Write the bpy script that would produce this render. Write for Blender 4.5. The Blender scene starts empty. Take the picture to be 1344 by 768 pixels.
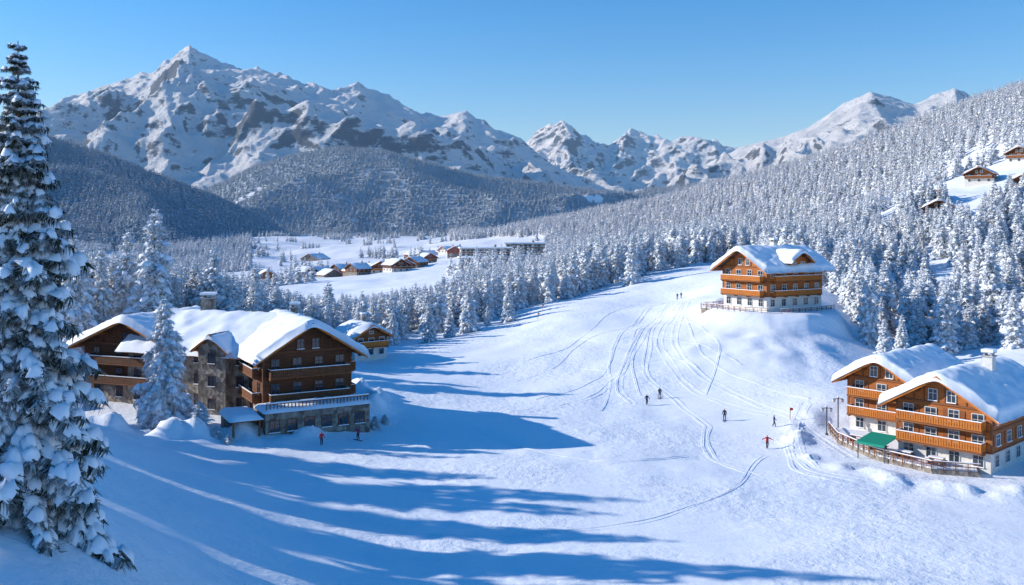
import bpy, math, random
import numpy as np
from mathutils import Matrix, Vector, Euler
random.seed(4); RNG=np.random.default_rng(7)
SC=bpy.context.scene
F=1164.0; CX=672.0; HY=300.0; CAMZ=30.0
SUN_EL=math.radians(22.5); SUN_AZ=math.radians(9)   # sun to the left (-X), slightly ahead

# ------------------------------------------------------------------ noise
_perm=np.random.default_rng(11).permutation(1024); _perm=np.concatenate([_perm,_perm])
_ga=np.random.default_rng(12).uniform(0,2*np.pi,1024); _gx=np.cos(_ga); _gy=np.sin(_ga)
def perlin(x,y,seed=0):
    x=np.asarray(x,float)+seed*17.31; y=np.asarray(y,float)+seed*9.73
    xi=np.floor(x).astype(int); yi=np.floor(y).astype(int)
    xf=x-xi; yf=y-yi; xi&=1023; yi&=1023
    u=xf**3*(xf*(xf*6-15)+10); v=yf**3*(yf*(yf*6-15)+10)
    def g(ix,iy,dx,dy):
        h=_perm[_perm[ix&1023]+(iy&1023)]
        return _gx[h]*dx+_gy[h]*dy
    a=g(xi,yi,xf,yf); b=g(xi+1,yi,xf-1,yf); c=g(xi,yi+1,xf,yf-1); d=g(xi+1,yi+1,xf-1,yf-1)
    return ((a*(1-u)+b*u)*(1-v)+(c*(1-u)+d*u)*v)*1.45
def fbm(x,y,o=5,seed=0,gain=.5):
    s=0;a=1;
    for i in range(o):
        s=s+a*perlin(x*2**i,y*2**i,seed+i); a*=gain
    return s
def ridged(x,y,o=6,seed=0,gain=.5):
    s=0;a=1;w=1
    for i in range(o):
        n=1-np.abs(perlin(x*2**i,y*2**i,seed+i)); n=n*n
        s=s+a*n*w; w=np.clip(n*1.3,0,1); a*=gain
    return s
def sstep(a,b,x):
    t=np.clip((x-a)/(b-a),0,1); return t*t*(3-2*t)

# ------------------------------------------------------------------ materials
MATS={}
def newmat(name):
    m=bpy.data.materials.new(name); m.use_nodes=True
    nt=m.node_tree; b=nt.nodes['Principled BSDF']; MATS[name]=m
    return m,nt,b
def N(nt,t,**k):
    n=nt.nodes.new(t)
    for a,v in k.items():
        if a in n.inputs: n.inputs[a].default_value=v
        else: setattr(n,a,v)
    return n
def ramp(nt,fac,stops):
    r=N(nt,'ShaderNodeValToRGB'); e=r.color_ramp.elements
    e[0].position=stops[0][0]; e[0].color=(*stops[0][1],1)
    e[1].position=stops[-1][0]; e[1].color=(*stops[-1][1],1)
    for p,c in stops[1:-1]:
        q=e.new(p); q.color=(*c,1)
    nt.links.new(fac,r.inputs[0]); return r
def bump(nt,h,b,strength,dist,prev=None):
    n=N(nt,'ShaderNodeBump'); n.inputs['Strength'].default_value=strength; n.inputs['Distance'].default_value=dist
    nt.links.new(h,n.inputs['Height'])
    if prev: nt.links.new(prev.outputs[0],n.inputs['Normal'])
    nt.links.new(n.outputs[0],b.inputs['Normal']); return n
SNOWC=(.93,.935,.945)
def mat_ground():
    m,nt,b=newmat('snow_ground_mat')
    g=N(nt,'ShaderNodeNewGeometry')
    n1=N(nt,'ShaderNodeTexNoise',Scale=.05,Detail=5.0); nt.links.new(g.outputs['Position'],n1.inputs['Vector'])
    r=ramp(nt,n1.outputs[0],[(.3,(.925,.93,.945)),(.7,(.96,.962,.967))])
    nt.links.new(r.outputs[0],b.inputs['Base Color']); b.inputs['Roughness'].default_value=.6
    b.inputs['Specular IOR Level'].default_value=.3
    n2=N(nt,'ShaderNodeTexNoise',Scale=.8,Detail=7.0,Roughness=.62); nt.links.new(g.outputs['Position'],n2.inputs['Vector'])
    mp=N(nt,'ShaderNodeMapping'); mp.inputs['Rotation'].default_value=(0,0,.2); mp.inputs['Scale'].default_value=(.14,.8,.4)
    nt.links.new(g.outputs['Position'],mp.inputs['Vector'])
    n3=N(nt,'ShaderNodeTexNoise',Scale=1.0,Detail=4.0,Distortion=.8); nt.links.new(mp.outputs[0],n3.inputs['Vector'])
    n5=N(nt,'ShaderNodeTexNoise',Scale=.045,Detail=2.0); nt.links.new(g.outputs['Position'],n5.inputs['Vector'])
    r5=ramp(nt,n5.outputs[0],[(.40,(.2,.2,.2)),(.60,(1,1,1))])
    ml=N(nt,'ShaderNodeMath',operation='MULTIPLY'); nt.links.new(n2.outputs[0],ml.inputs[0]); nt.links.new(r5.outputs[0],ml.inputs[1])
    n6=N(nt,'ShaderNodeTexNoise',Scale=3.5,Detail=5.0); nt.links.new(g.outputs['Position'],n6.inputs['Vector'])
    p=bump(nt,ml.outputs[0],b,.8,.34); p=bump(nt,n3.outputs[0],b,.42,.34,p); p=bump(nt,n6.outputs[0],b,.4,.07,p)
    return m
def mat_simple(name,c,rough=.7,c2=None,scale=3.0,bs=0,bd=.05,spec=.3,rand=0):
    m,nt,b=newmat(name); b.inputs['Roughness'].default_value=rough; b.inputs['Specular IOR Level'].default_value=spec
    b.inputs['Base Color'].default_value=(*c,1)
    tc=N(nt,'ShaderNodeTexCoord')
    n=N(nt,'ShaderNodeTexNoise',Scale=scale,Detail=5.0); nt.links.new(tc.outputs['Object'],n.inputs['Vector'])
    if c2:
        r=ramp(nt,n.outputs[0],[(.35,c),(.65,c2)]); nt.links.new(r.outputs[0],b.inputs['Base Color'])
    if bs: bump(nt,n.outputs[0],b,bs,bd)
    return m
def mat_wood(name,c,c2,sc=3.2,bs=.5):
    m,nt,b=newmat(name); b.inputs['Roughness'].default_value=.65; b.inputs['Specular IOR Level'].default_value=.25
    tc=N(nt,'ShaderNodeTexCoord')
    w=N(nt,'ShaderNodeTexWave',Scale=sc,Distortion=.6,Detail=2.0); w.bands_direction='Z'; nt.links.new(tc.outputs['Object'],w.inputs['Vector'])
    mp=N(nt,'ShaderNodeMapping'); mp.inputs['Scale'].default_value=(.5,.5,6); nt.links.new(tc.outputs['Object'],mp.inputs['Vector'])
    n=N(nt,'ShaderNodeTexNoise',Scale=1.2,Detail=6.0); nt.links.new(mp.outputs[0],n.inputs['Vector'])
    r=ramp(nt,n.outputs[0],[(.3,c),(.7,c2)])
    r2=ramp(nt,w.outputs[0],[(.0,(.35,.35,.35)),(.25,(1,1,1))])
    mx=N(nt,'ShaderNodeMix'); mx.data_type='RGBA'; mx.blend_type='MULTIPLY'; mx.inputs[0].default_value=.7
    nt.links.new(r.outputs[0],mx.inputs[6]); nt.links.new(r2.outputs[0],mx.inputs[7]); nt.links.new(mx.outputs[2],b.inputs['Base Color'])
    bump(nt,w.outputs[0],b,bs,.04)
    return m
def mat_stone():
    m,nt,b=newmat('stone_mat'); b.inputs['Roughness'].default_value=.85
    tc=N(nt,'ShaderNodeTexCoord')
    v=N(nt,'ShaderNodeTexVoronoi',Scale=1.6); nt.links.new(tc.outputs['Object'],v.inputs['Vector'])
    n=N(nt,'ShaderNodeTexNoise',Scale=5.0,Detail=6.0); nt.links.new(tc.outputs['Object'],n.inputs['Vector'])
    sp=N(nt,'ShaderNodeSeparateColor'); nt.links.new(v.outputs['Color'],sp.inputs[0])
    r=ramp(nt,sp.outputs[0],[(.0,(.16,.125,.10)),(.5,(.32,.26,.20)),(1,(.46,.39,.32))])
    mx=N(nt,'ShaderNodeMix'); mx.data_type='RGBA'; mx.blend_type='MULTIPLY'; mx.inputs[0].default_value=.6
    r2=ramp(nt,n.outputs[0],[(.3,(.4,.4,.4)),(.7,(1,1,1))])
    nt.links.new(r.outputs[0],mx.inputs[6]); nt.links.new(r2.outputs[0],mx.inputs[7]); nt.links.new(mx.outputs[2],b.inputs['Base Color'])
    bump(nt,v.outputs['Distance'],b,.6,.1); return m
def mat_mountain():
    m,nt,b=newmat('mountain_mat'); b.inputs['Roughness'].default_value=.8; b.inputs['Specular IOR Level'].default_value=.1
    g=N(nt,'ShaderNodeNewGeometry')
    s=N(nt,'ShaderNodeSeparateXYZ'); nt.links.new(g.outputs['Normal'],s.inputs[0])
    mp=N(nt,'ShaderNodeMapping'); mp.inputs['Scale'].default_value=(.0095,.0095,.022); nt.links.new(g.outputs['Position'],mp.inputs['Vector'])
    n=N(nt,'ShaderNodeTexNoise',Scale=1.0,Detail=12.0,Roughness=.8); nt.links.new(mp.outputs[0],n.inputs['Vector'])
    ma=N(nt,'ShaderNodeMath',operation='MULTIPLY_ADD'); nt.links.new(n.outputs[0],ma.inputs[0]); ma.inputs[1].default_value=1.35; 
    nt.links.new(s.outputs[2],ma.inputs[2])
    dv=N(nt,'ShaderNodeMath',operation='DIVIDE'); nt.links.new(ma.outputs[0],dv.inputs[0]); dv.inputs[1].default_value=1.9
    r=ramp(nt,dv.outputs[0],[(1.22/1.9,(.15,.17,.20)),(1.27/1.9,(.38,.40,.44)),(1.32/1.9,SNOWC)])  # rock leans blue-grey: aerial haze put into its base colour
    nt.links.new(r.outputs[0],b.inputs['Base Color'])
    bump(nt,n.outputs[0],b,1.0,36)
    return m
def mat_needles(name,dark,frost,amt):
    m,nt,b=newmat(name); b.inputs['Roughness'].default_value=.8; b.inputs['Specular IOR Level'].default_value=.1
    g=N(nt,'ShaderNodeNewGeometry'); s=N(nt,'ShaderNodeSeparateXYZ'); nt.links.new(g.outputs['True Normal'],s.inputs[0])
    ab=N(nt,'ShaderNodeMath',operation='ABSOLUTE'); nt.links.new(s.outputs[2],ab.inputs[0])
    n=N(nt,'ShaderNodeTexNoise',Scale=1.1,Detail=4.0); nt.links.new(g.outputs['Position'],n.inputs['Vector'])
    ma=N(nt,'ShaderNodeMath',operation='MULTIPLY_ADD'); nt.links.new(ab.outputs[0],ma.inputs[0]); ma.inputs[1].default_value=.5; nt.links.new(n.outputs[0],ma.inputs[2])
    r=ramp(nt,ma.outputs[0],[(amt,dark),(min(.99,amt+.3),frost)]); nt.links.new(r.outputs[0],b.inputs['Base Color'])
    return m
mat_ground(); mat_mountain(); mat_stone()
mat_simple('snow_mat',SNOWC,.6,(.955,.96,.965),2.0,.4,.06,.2)
mat_simple('tree_snow_mat',(.90,.91,.935),.7,(.95,.95,.955),1.5,0,0,.1)
mat_simple('bark_mat',(.09,.06,.045),.9,(.16,.12,.09),6)
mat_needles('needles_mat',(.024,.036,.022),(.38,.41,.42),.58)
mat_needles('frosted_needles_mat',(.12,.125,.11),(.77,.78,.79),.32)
mat_needles('far_needles_mat',(.17,.21,.24),(.52,.57,.61),.4)  # lightened and bluish: distance haze painted into the needle colour
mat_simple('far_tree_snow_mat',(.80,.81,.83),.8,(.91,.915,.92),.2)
mat_simple('distant_tree_snow_mat',(.54,.59,.64),.8,(.72,.76,.80),.2)  # snow greyed towards blue, haze of the far hills in the colour
mat_simple('forest_floor_mat',(.30,.36,.41),.9,(.44,.50,.56),.02)  # snow under the hill trees, with their shade and haze painted in
mat_wood('wood_dark_mat',(.095,.036,.018),(.20,.076,.031))
mat_wood('wood_hotel_mat',(.16,.062,.028),(.29,.115,.045))
mat_wood('wood_orange_mat',(.38,.11,.026),(.55,.18,.042))
mat_wood('wood_balcony_mat',(.56,.16,.026),(.70,.24,.042),5)
mat_wood('wood_brown_mat',(.22,.078,.03),(.34,.125,.046))
mat_simple('plaster_mat',(.66,.61,.54),.85,(.75,.71,.64),2.0,.2,.02)
mat_simple('roof_mat',(.07,.045,.035),.8,(.12,.08,.06),3)
mat_simple('frame_mat',(.62,.6,.56),.5)
mat_simple('frame_dark_mat',(.14,.06,.03),.5)
mat_simple('glass_mat',(.03,.045,.065),.08,None,1,0,0,.8)
mat_simple('shutter_mat',(.28,.09,.03),.6)
mat_simple('awning_mat',(.01,.27,.17),.7)
mat_simple('metal_mat',(.12,.12,.13),.4)
mat_simple('concrete_mat',(.38,.37,.36),.85,(.5,.48,.46),1)
mat_simple('brick_red_mat',(.3,.07,.05),.85,(.4,.12,.08),4)
for nm,c in dict(jacket_red=(.6,.02,.03),jacket_dark=(.03,.035,.05),jacket_blue=(.03,.06,.2),jacket_pink=(.45,.06,.14),trousers=(.02,.02,.028),skin=(.55,.33,.24),hair=(.05,.03,.02),ski=(.1,.1,.14)).items():
    mat_simple(nm+'_mat',c,.7)
M_=lambda n:MATS[n+'_mat']

# ------------------------------------------------------------------ mesh helpers
def link(o,parent=None):
    SC.collection.objects.link(o)
    if parent: o.parent=parent
    return o
def fast_mesh(name,V,Fc,mats,mi=None,smooth=True):
    me=bpy.data.meshes.new(name); V=np.asarray(V,np.float32); Fc=np.asarray(Fc,np.int32); k=Fc.shape[1]
    me.vertices.add(len(V)); me.vertices.foreach_set('co',V.ravel())
    me.loops.add(Fc.size); me.loops.foreach_set('vertex_index',Fc.ravel())
    me.polygons.add(len(Fc)); me.polygons.foreach_set('loop_start',np.arange(0,Fc.size,k,dtype=np.int32))
    me.polygons.foreach_set('use_smooth',np.full(len(Fc),smooth) if np.isscalar(smooth) else smooth)
    for m in mats: me.materials.append(m)
    if mi is not None: me.polygons.foreach_set('material_index',np.asarray(mi,np.int32))
    me.update(calc_edges=True); me.validate(); return me
def grid_faces(nr,nc):
    i=np.arange(nr*nc).reshape(nr,nc)
    return np.stack([i[:-1,:-1],i[:-1,1:],i[1:,1:],i[1:,:-1]],-1).reshape(-1,4)

# ------------------------------------------------------------------ near terrain (surveyed control points: bearing, elevation, depth)
def sv(px,py,d): return ((px-CX)/F*d, d, CAMZ+(HY-py)/F*d)
ctl=[sv(*p) for p in [
 (35,680,45),(0,768,38),(200,768,46),(300,768,62),(450,768,70),(672,768,72),(900,768,72),(1344,768,72),
 (100,650,68),(100,560,95),(200,585,105),(320,602,108),(300,680,80),(450,620,106),(672,700,84.4),(1000,690,87),(1250,680,89),
 (600,600,112.5),(850,600,112.5),(1050,600,112.5),(1344,640,100),(500,560,129),(672,540,141),(850,540,141),(1000,560,130),(1080,590,116),
 (560,490,172),(672,480,178),(760,470,180),(850,480,168),(930,490,160),(800,440,196),(870,425,210),(780,405,240),(891,392,255),(900,365,290),
 (900,354,318),(800,381,290),(700,410,258),(600,441,230),(500,456,208),(940,372,245),
 (930,425,190),(1000,470,163),(1000,510,148),(1060,480,160),(1075,520,140),(1130,475,170),(1150,462,183),(1130,520,140),
 (1240,462,190),(1344,465,175),(1200,400,255),(1150,425,225),(1080,372,262),(1000,347,305),(960,332,385),(900,330,430),(800,347,430),
 (650,398,330),(400,432,262),(600,372,450),(700,360,480),(650,345,640),(480,358,750),(350,376,600),(200,385,600),(0,385,600),(-250,385,600),
 (600,330,900),(500,330,1100),(400,340,1100),(200,340,1100),(-200,340,1100),(600,312,1600),(300,312,1700),(-200,312,1800),
 (1290,240,450),(1200,264,430),(1344,192,520),(1230,300,380),(1344,300,330),(1344,350,280),(1180,330,350),(1100,330,400),(1100,300,600),(1000,300,700),(860,300,900),
 (1344,138,700),(1250,163,800),(1150,193,900),(1000,234,1100),(900,259,1300),(800,286,1500),(700,304,1700),(1600,60,600),(1600,200,400),(1600,400,200),
 (1500,120,1200),(1200,230,1500),(1000,290,1900),(1500,250,1900)]]
ctl+=[(-61,140,3),(-28,128,2),(-45,160,4),(-56,172,7),(-75,180,8),(-105,185,11),(-60,195,5),(58,199,12.5),(50,205,13),(68,205,12),(52,108,1),(60,118,1),(75,112,1.2),(50,122,1.2),
 (-60,60,16),(-100,60,19),(-100,100,15),(-100,140,13),(-130,220,16),(-40,45,18),(-70,25,22),(-30,10,19),(-12,38,10),(-25,20,15),
 (0,50,3.5),(0,25,8),(0,0,13),(0,-38,17),(30,50,2.5),(60,60,1.3),(60,10,6),(60,-38,12),(-80,-38,28),(110,100,3),(120,150,8),(160,60,8),(-180,100,24),(-200,200,24),(-220,30,28)]
ctl=np.array(ctl)
def wc(x,y):
    yy=np.maximum(y,-55)+62.
    return 1.6*x/yy, np.log(yy)
CA,CB=wc(ctl[:,0],ctl[:,1])
def phi(r2): return .5*r2*np.log(r2+1e-12)
K=phi((CA[:,None]-CA)**2+(CB[:,None]-CB)**2)+np.eye(len(ctl))*0.0015
Pm=np.stack([np.ones(len(ctl)),CA,CB],1); A=np.block([[K,Pm],[Pm.T,np.zeros((3,3))]])
WT=np.linalg.solve(A,np.concatenate([ctl[:,2],[0,0,0]]))
PADS=[(-46,139,21,2.6,9,2.9),(58.5,198.5,12.5,12.2,5,.9),(57,116,16,1.0,6,.9)]
def ground_z(x,y,detail=True):
    x=np.atleast_1d(np.asarray(x,float)); y=np.atleast_1d(np.asarray(y,float)); sh=x.shape; x=x.ravel(); y=y.ravel()
    z=np.empty_like(x)
    for s in range(0,len(x),40000):
        a,b=wc(x[s:s+40000],y[s:s+40000])
        z[s:s+40000]=phi((a[:,None]-CA)**2+(b[:,None]-CB)**2)@WT[:-3]+WT[-3]+WT[-2]*a+WT[-1]*b
    flat=.35+.65*sstep(130,200,y)
    z+=fbm(x/34,y/34,3,3)*.85*flat + fbm(x/140,y/140,3,5)*np.clip((y-300)/100,0,6)*.9
    mid=sstep(125,165,y)*(1-sstep(300,380,y))
    z+=perlin(x/16,y/16,18)*.42*mid
    churn=np.clip(perlin(x/26,y/26,19)+.35,0,1)
    z+=(perlin(x/6,y/6,8)*.16+perlin(x/2.9,y/2.9,9)*.07)*(.35+churn)
    # wind drifts in the foreground, running with the slope, heightened to add streaky shading
    fg=np.clip(1-(y-62)/80,0,1)
    z+=perlin(x/40+y/25,y/5.5,21)*.34*fg+perlin(x/60+y/30,y/16,23)*.7*np.clip(1-(y-70)/70,0,1)+perlin(x/13,y/2.6,25)*.09*fg
    # lumpy snow below the knoll
    z+=(.55*perlin(x/6,y/6,44)+.22*perlin(x/2.8,y/2.8,45))*np.exp(-(((x-52)/22)**2+((y-172)/20)**2))
    for (px,py,r,pz,f,br) in PADS:
        d=np.hypot(x-px,y-py); t=1-sstep(r,r+f,d); z=z*(1-t)+pz*t
        z+=br*np.exp(-((d-r-2.8)/2.2)**2)*np.clip(.35+perlin(x/4.,y/4.,31)*1.1+perlin(x/1.9,y/1.9,32)*.45,0,1)
    return z.reshape(sh)
rows=[-42.]
while rows[-1]<2300: rows.append(rows[-1]+max(.55,(rows[-1]+62)*.0056))
rows=np.array(rows); cols=np.linspace(-1.15,1.15,640)
YY,UU=np.meshgrid(rows,cols,indexing='ij'); XX=UU*(YY+75)
ZZ=ground_z(XX,YY)
me=fast_mesh('snow_ground',np.stack([XX,YY,ZZ],-1).reshape(-1,3),grid_faces(*XX.shape),[M_('snow_ground')])
link(bpy.data.objects.new('snow_ground',me))
def gz(x,y): return float(ground_z([x],[y])[0])
def hit(px,py,y0=60,y1=900):
    Y=np.arange(y0,y1,.5); X=(px-CX)/F*Y; zr=CAMZ+(HY-py)/F*Y; g=ground_z(X,Y)
    k=np.argmax(zr<=g)
    return X[k],Y[k],g[k]

# ------------------------------------------------------------------ distant hills
def hill(name,sil,Yc,W,Wb,base,amp,sc,seed,mask,nr=260,nc=420,wk=1.2):
    u=np.array([s[0] for s in sil]); v=np.array([s[1] for s in sil])
    def hf(X,Y):
        U=X/Y*F+CX
        warp=fbm(X/(W*.6),Y/(W*.6),3,seed)*60
        t=(Yc-Y)/W; tb=-t*W/Wb
        zs=CAMZ+(HY-np.interp(U+warp*np.clip(t,0,1)*wk,u,v))/F*Yc
        prof=np.where(t>=0,(1-np.clip(t,0,1)**1.0*1.0),1-np.clip(tb,0,1)**1.2)
        prof=sstep(-.15,1.25,prof)/sstep(-.15,1.25,np.array(1.))
        z=base+(zs-base)*prof
        n=(ridged(X/sc,Y/sc,3,seed,.4)-.9)*amp*np.clip(np.abs(t)*4,0.08,1)*np.clip((1-t)*3,0,1)
        return z+n
    ys=np.linspace(Yc-W,Yc+Wb,nr); us=np.linspace(u[0],u[-1],nc)
    Y,U=np.meshgrid(ys,us,indexing='ij'); X=(U-CX)/F*Y
    Z=hf(X,Y); mk=mask(X,Y)
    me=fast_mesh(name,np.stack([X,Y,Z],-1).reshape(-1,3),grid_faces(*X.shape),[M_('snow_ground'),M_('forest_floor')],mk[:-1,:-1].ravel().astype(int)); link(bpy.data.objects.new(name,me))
    return hf
def mkmask(sd,thr):
    return lambda X,Y:(fbm(X/260,Y/260,4,sd)+.25*perlin(X/40,Y/40,sd+1)>thr)
maskL=mkmask(101,-1.0); maskM=mkmask(111,-.78)
hillL=hill('forested_hill',[(-500,60),(-300,95),(-100,130),(0,160),(80,187),(140,205),(200,230),(290,264),(350,295),(400,325),(450,345),(520,365)],2000,850,500,-25,32,380,41,maskL)
hillM=hill('forested_hill',[(-300,260),(150,290),(230,268),(290,243),(330,222),(380,207),(440,194),(500,200),(560,214),(620,232),(660,237),(700,241),(760,248),(830,256),(880,248),(940,240),(1020,230),(1200,260)],3300,1350,600,-20,75,640,52,maskM,wk=.8)

# ------------------------------------------------------------------ mountains
def crest(sil,Yc,W,Wb,seed,amp,sc,jag,pw=1.15,warpk=90):
    u=np.array([s[0] for s in sil]); v=np.array([s[1] for s in sil])
    def f(X,Y):
        U=X/Y*F+CX
        yc=Yc+fbm(U/260.,U*0+seed,3,seed)*W*.12
        t=(yc-Y)/W
        wx=fbm(X/1700,Y/1700,2,seed+2)
        Uw=U+(wx*warpk+warpk*.7*np.clip(t,0,1))*np.clip(t*2,0,1)
        zs=(HY-np.interp(Uw,u,v))/F*Yc
        ta=np.where(t>=0,np.clip(t,0,1.4),np.clip(-t*W/Wb,0,1.4))
        base=zs*np.clip(1-ta,0,1)**pw
        wX=X+fbm(X/1100,Y/1100,3,seed+9)*300; wY=Y+fbm(X/1100,Y/1100,3,seed+13)*300
        r=ridged(wX/sc,wY/(sc*1.5),7,seed+5,.48)-1.05
        env=np.clip(ta*3.0,0,1)*np.clip((1-ta)*1.6,0,1)
        z=base+r*amp*env+ (ridged(X/260,Y/260,5,seed+7)-1.0)*jag*np.clip((1-ta)*2,0.,1)*np.clip(zs/300,.2,1)
        return z
    return f
c1=crest([(-400,230),(-200,170),(0,165),(60,150),(80,130),(130,113),(165,99),(200,90),(222,74),(236,59),(248,48),(258,56),(272,66),(290,76),(330,88),(370,97),(400,112),(440,119),(470,111),(500,123),(540,141),(562,152),(605,146),(640,166),(680,184),(720,215),(800,250),(900,300)],6000,2900,1800,3,260,1400,31)
c2=crest([(480,260),(600,215),(650,192),(690,182),(702,172),(722,166),(740,160),(760,178),(790,191),(808,190),(828,170),(850,181),(880,185),(930,187),(980,195),(1050,220),(1200,260)],8200,3000,1500,23,290,1200,46)
c3=crest([(820,300),(880,245),(930,215),(970,195),(1000,185),(1030,182),(1060,168),(1090,146),(1120,129),(1142,121),(1180,131),(1200,136),(1228,127),(1252,117),(1275,130),(1350,150),(1500,160),(1700,120),(1900,200)],5200,2300,1500,37,160,900,17,1.1,50)
ys=np.concatenate([np.linspace(2700,9900,640)]); us=np.linspace(-330,1750,1150)
Y,U=np.meshgrid(ys,us,indexing='ij'); X=(U-CX)/F*Y
Z=np.maximum(np.maximum(c1(X,Y),c2(X,Y)),c3(X,Y)); Z=np.maximum(Z,-20)+CAMZ-5
me=fast_mesh('mountain_range',np.stack([X,Y,Z],-1).reshape(-1,3),grid_faces(*X.shape),[M_('mountain')]); link(bpy.data.objects.new('mountain_range',me))
me=fast_mesh('valley_floor',[(-30000,-3000,-40),(30000,-3000,-40),(30000,40000,-40),(-30000,40000,-40)],[(0,1,2,3)],[M_('snow_ground')]); link(bpy.data.objects.new('valley_floor',me))
# thin bluish air over the far valley: a real scattering volume
hm=bpy.data.materials.new('valley_haze_mat'); hm.use_nodes=True; hn=hm.node_tree; hn.nodes.remove(hn.nodes['Principled BSDF'])
vs=hn.nodes.new('ShaderNodeVolumeScatter'); vs.inputs['Color'].default_value=(.42,.70,1,1); vs.inputs['Density'].default_value=5.5e-5; vs.inputs['Anisotropy'].default_value=0
hn.links.new(vs.outputs[0],hn.nodes['Material Output'].inputs['Volume']); hm.cycles.homogeneous_volume=True
x0,x1,y0,y1,z0,z1=-11000,11000,1000,12000,-60,1500
V=[(x0,y0,z0),(x1,y0,z0),(x1,y1,z0),(x0,y1,z0),(x0,y0,z1),(x1,y0,z1),(x1,y1,z1),(x0,y1,z1)]
me=fast_mesh('valley_haze',V,[(0,3,2,1),(4,5,6,7),(0,1,5,4),(1,2,6,5),(2,3,7,6),(3,0,4,7)],[hm],smooth=False); link(bpy.data.objects.new('valley_haze',me))

# ------------------------------------------------------------------ spruces
TS=np.array([(0,0,.1),(-.45,.3,-.1),(-.15,.3,.35),(.2,.32,.3),(.5,.3,-.1),(-.35,.7,-.15),(0,.7,.3),(.38,.72,-.15),(0,1,-.15)])
TF=np.array([(0,2,1),(0,3,2),(0,4,3),(1,2,5),(2,6,5),(2,3,6),(3,7,6),(3,4,7),(5,6,8),(6,7,8)])
nv=[];nf=[]
for s in (-1,1):
    for yv in (.05,.4,.72):
        k=len(nv); nv+=[(0,yv,-.02),(s*.85,yv+.22,-.5),(s*.05,yv+.33,-.06)]; nf.append((k,k+1,k+2))
k=len(nv); nv+=[(-.2,.75,-.1),(0,1.35,-.4),(.2,.75,-.1)]; nf.append((k,k+1,k+2))
k=len(nv); nv+=[(0,.1,-.05),(.08,.5,-1.0),(0,.85,-.1)]; nf.append((k,k+1,k+2))
k=len(nv); nv+=[(-.3,.3,-.1),(-.1,.75,-.9),(.3,.5,-.1)]; nf.append((k,k+1,k+2))
NS=np.array(nv); NF=np.array(nf)
nv=[];nf=[]
for s in (-1,1):
    for q in range(6):
        yv=.02+q*.16; k=len(nv); nv+=[(s*.02,yv,-.02),(s*(.95-.06*q),yv+.26,-.38-.1*(q%2)),(s*.04,yv+.12,-.05)]; nf.append((k,k+1,k+2))
        k=len(nv); nv+=[(s*.15,yv,-.05),(s*(.35+.1*(q%2)),yv+.12,-.95),(s*.22,yv+.13,-.08)]; nf.append((k,k+1,k+2))
for a in (-.25,0,.25):
    k=len(nv); nv+=[(a*.4-.06,.85,-.1),(a,1.4,-.4),(a*.4+.06,.85,-.1)]; nf.append((k,k+1,k+2))
NSF=np.array(nv); NFF=np.array(nf)
def spruce(name,H,R,seed,nwh,nbr,steps,nm,sm,snowp=.8,low=.04,hk=.45,wk=.62,fine=False,maxpad=9):
    g=np.random.default_rng(seed); P=[];D=[];S=[]
    for i in range(nwh):
        t=(i+g.random()*.6)/nwh; z=H*(low+(.97-low)*t**.97)
        rad=(R*(1-t)**.82+.12)*g.uniform(.78,1.12)
        nb=max(3,int(nbr*(.45+.55*(1-t))+.5)); a0=g.random()*6.28
        for j in range(nb):
            az=a0+6.283*j/nb+g.normal()*.22; Lb=rad*g.uniform(.62,1.2)
            sl=-.42+.75*t+g.normal()*.14
            ns=max(1,int(round(steps*(.4+.6*(1-t)))))
            for k2 in range(ns):
                s=(k2+.35)/ns
                p=np.array([math.cos(az)*Lb*s,math.sin(az)*Lb*s,z+Lb*(sl*s-.22*s*s)])
                ln=Lb/ns*1.35+.12
                P.append(p);D.append((az+g.normal()*.15,sl-.35*s));S.append((ln*.85,ln))
                for q in (-1,1):
                    l2=min(maxpad,max(.28,Lb*(.48*(1-s)+.16)))*g.uniform(.75,1.2)
                    P.append(p);D.append((az+q*g.uniform(.65,1.15),sl-.3-.25*s+g.normal()*.12));S.append((l2*wk,l2))
    P=np.array(P);D=np.array(D);S=np.array(S);n=len(P)
    az=D[:,0];sl=D[:,1]; d=np.stack([np.cos(az),np.sin(az),sl],1); d/=np.linalg.norm(d,axis=1)[:,None]
    sd=np.stack([np.sin(az),-np.cos(az),g.normal(0,.2,n)],1); sd/=np.linalg.norm(sd,axis=1)[:,None]
    up=np.cross(sd,d)
    def inst(T,Fc,sel,jit,hs):
        m=len(sel); V=T[None]+g.normal(0,jit,(m,)+T.shape); 
        W=P[sel][:,None]+sd[sel][:,None]*(V[...,0:1]*S[sel][:,None,0:1])+d[sel][:,None]*(V[...,1:2]*S[sel][:,None,1:2])+up[sel][:,None]*(V[...,2:3]*S[sel][:,None,0:1]*hs)
        FF=(Fc[None]+(np.arange(m)*len(T))[:,None,None]).reshape(-1,3); return W.reshape(-1,3),FF
    allsel=np.arange(n); snow=allsel[g.random(n)<snowp]
    v1,f1=inst(TS,TF,snow,.08,hk*1.8); v2,f2=inst(NSF if fine else NS,NFF if fine else NF,allsel,.06 if fine else .09,.9)
    tv=[];tf=[]
    for i in range(8):
        zz=H*i/7*.97; r=H*.016*(1-i/7.2)+.01
        for k in range(7): tv.append((r*math.cos(k*.8976),r*math.sin(k*.8976),zz))
    for i in range(7):
        for k in range(7):
            a=i*7+k;b=i*7+(k+1)%7; tf+=[(a,b,b+7),(a,b+7,a+7)]
    V=np.concatenate([v1,v2,np.array(tv)]); Fc=np.concatenate([f1,f2+len(v1),np.array(tf)+len(v1)+len(v2)])
    mi=np.concatenate([np.full(len(f1),1),np.zeros(len(f2)),np.full(len(tf),2)])
    sm_=np.concatenate([np.ones(len(f1)),np.zeros(len(f2)),np.ones(len(tf))]).astype(bool)
    return fast_mesh(name,V,Fc,[M_(nm),M_(sm),M_('bark')],mi,sm_)
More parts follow.
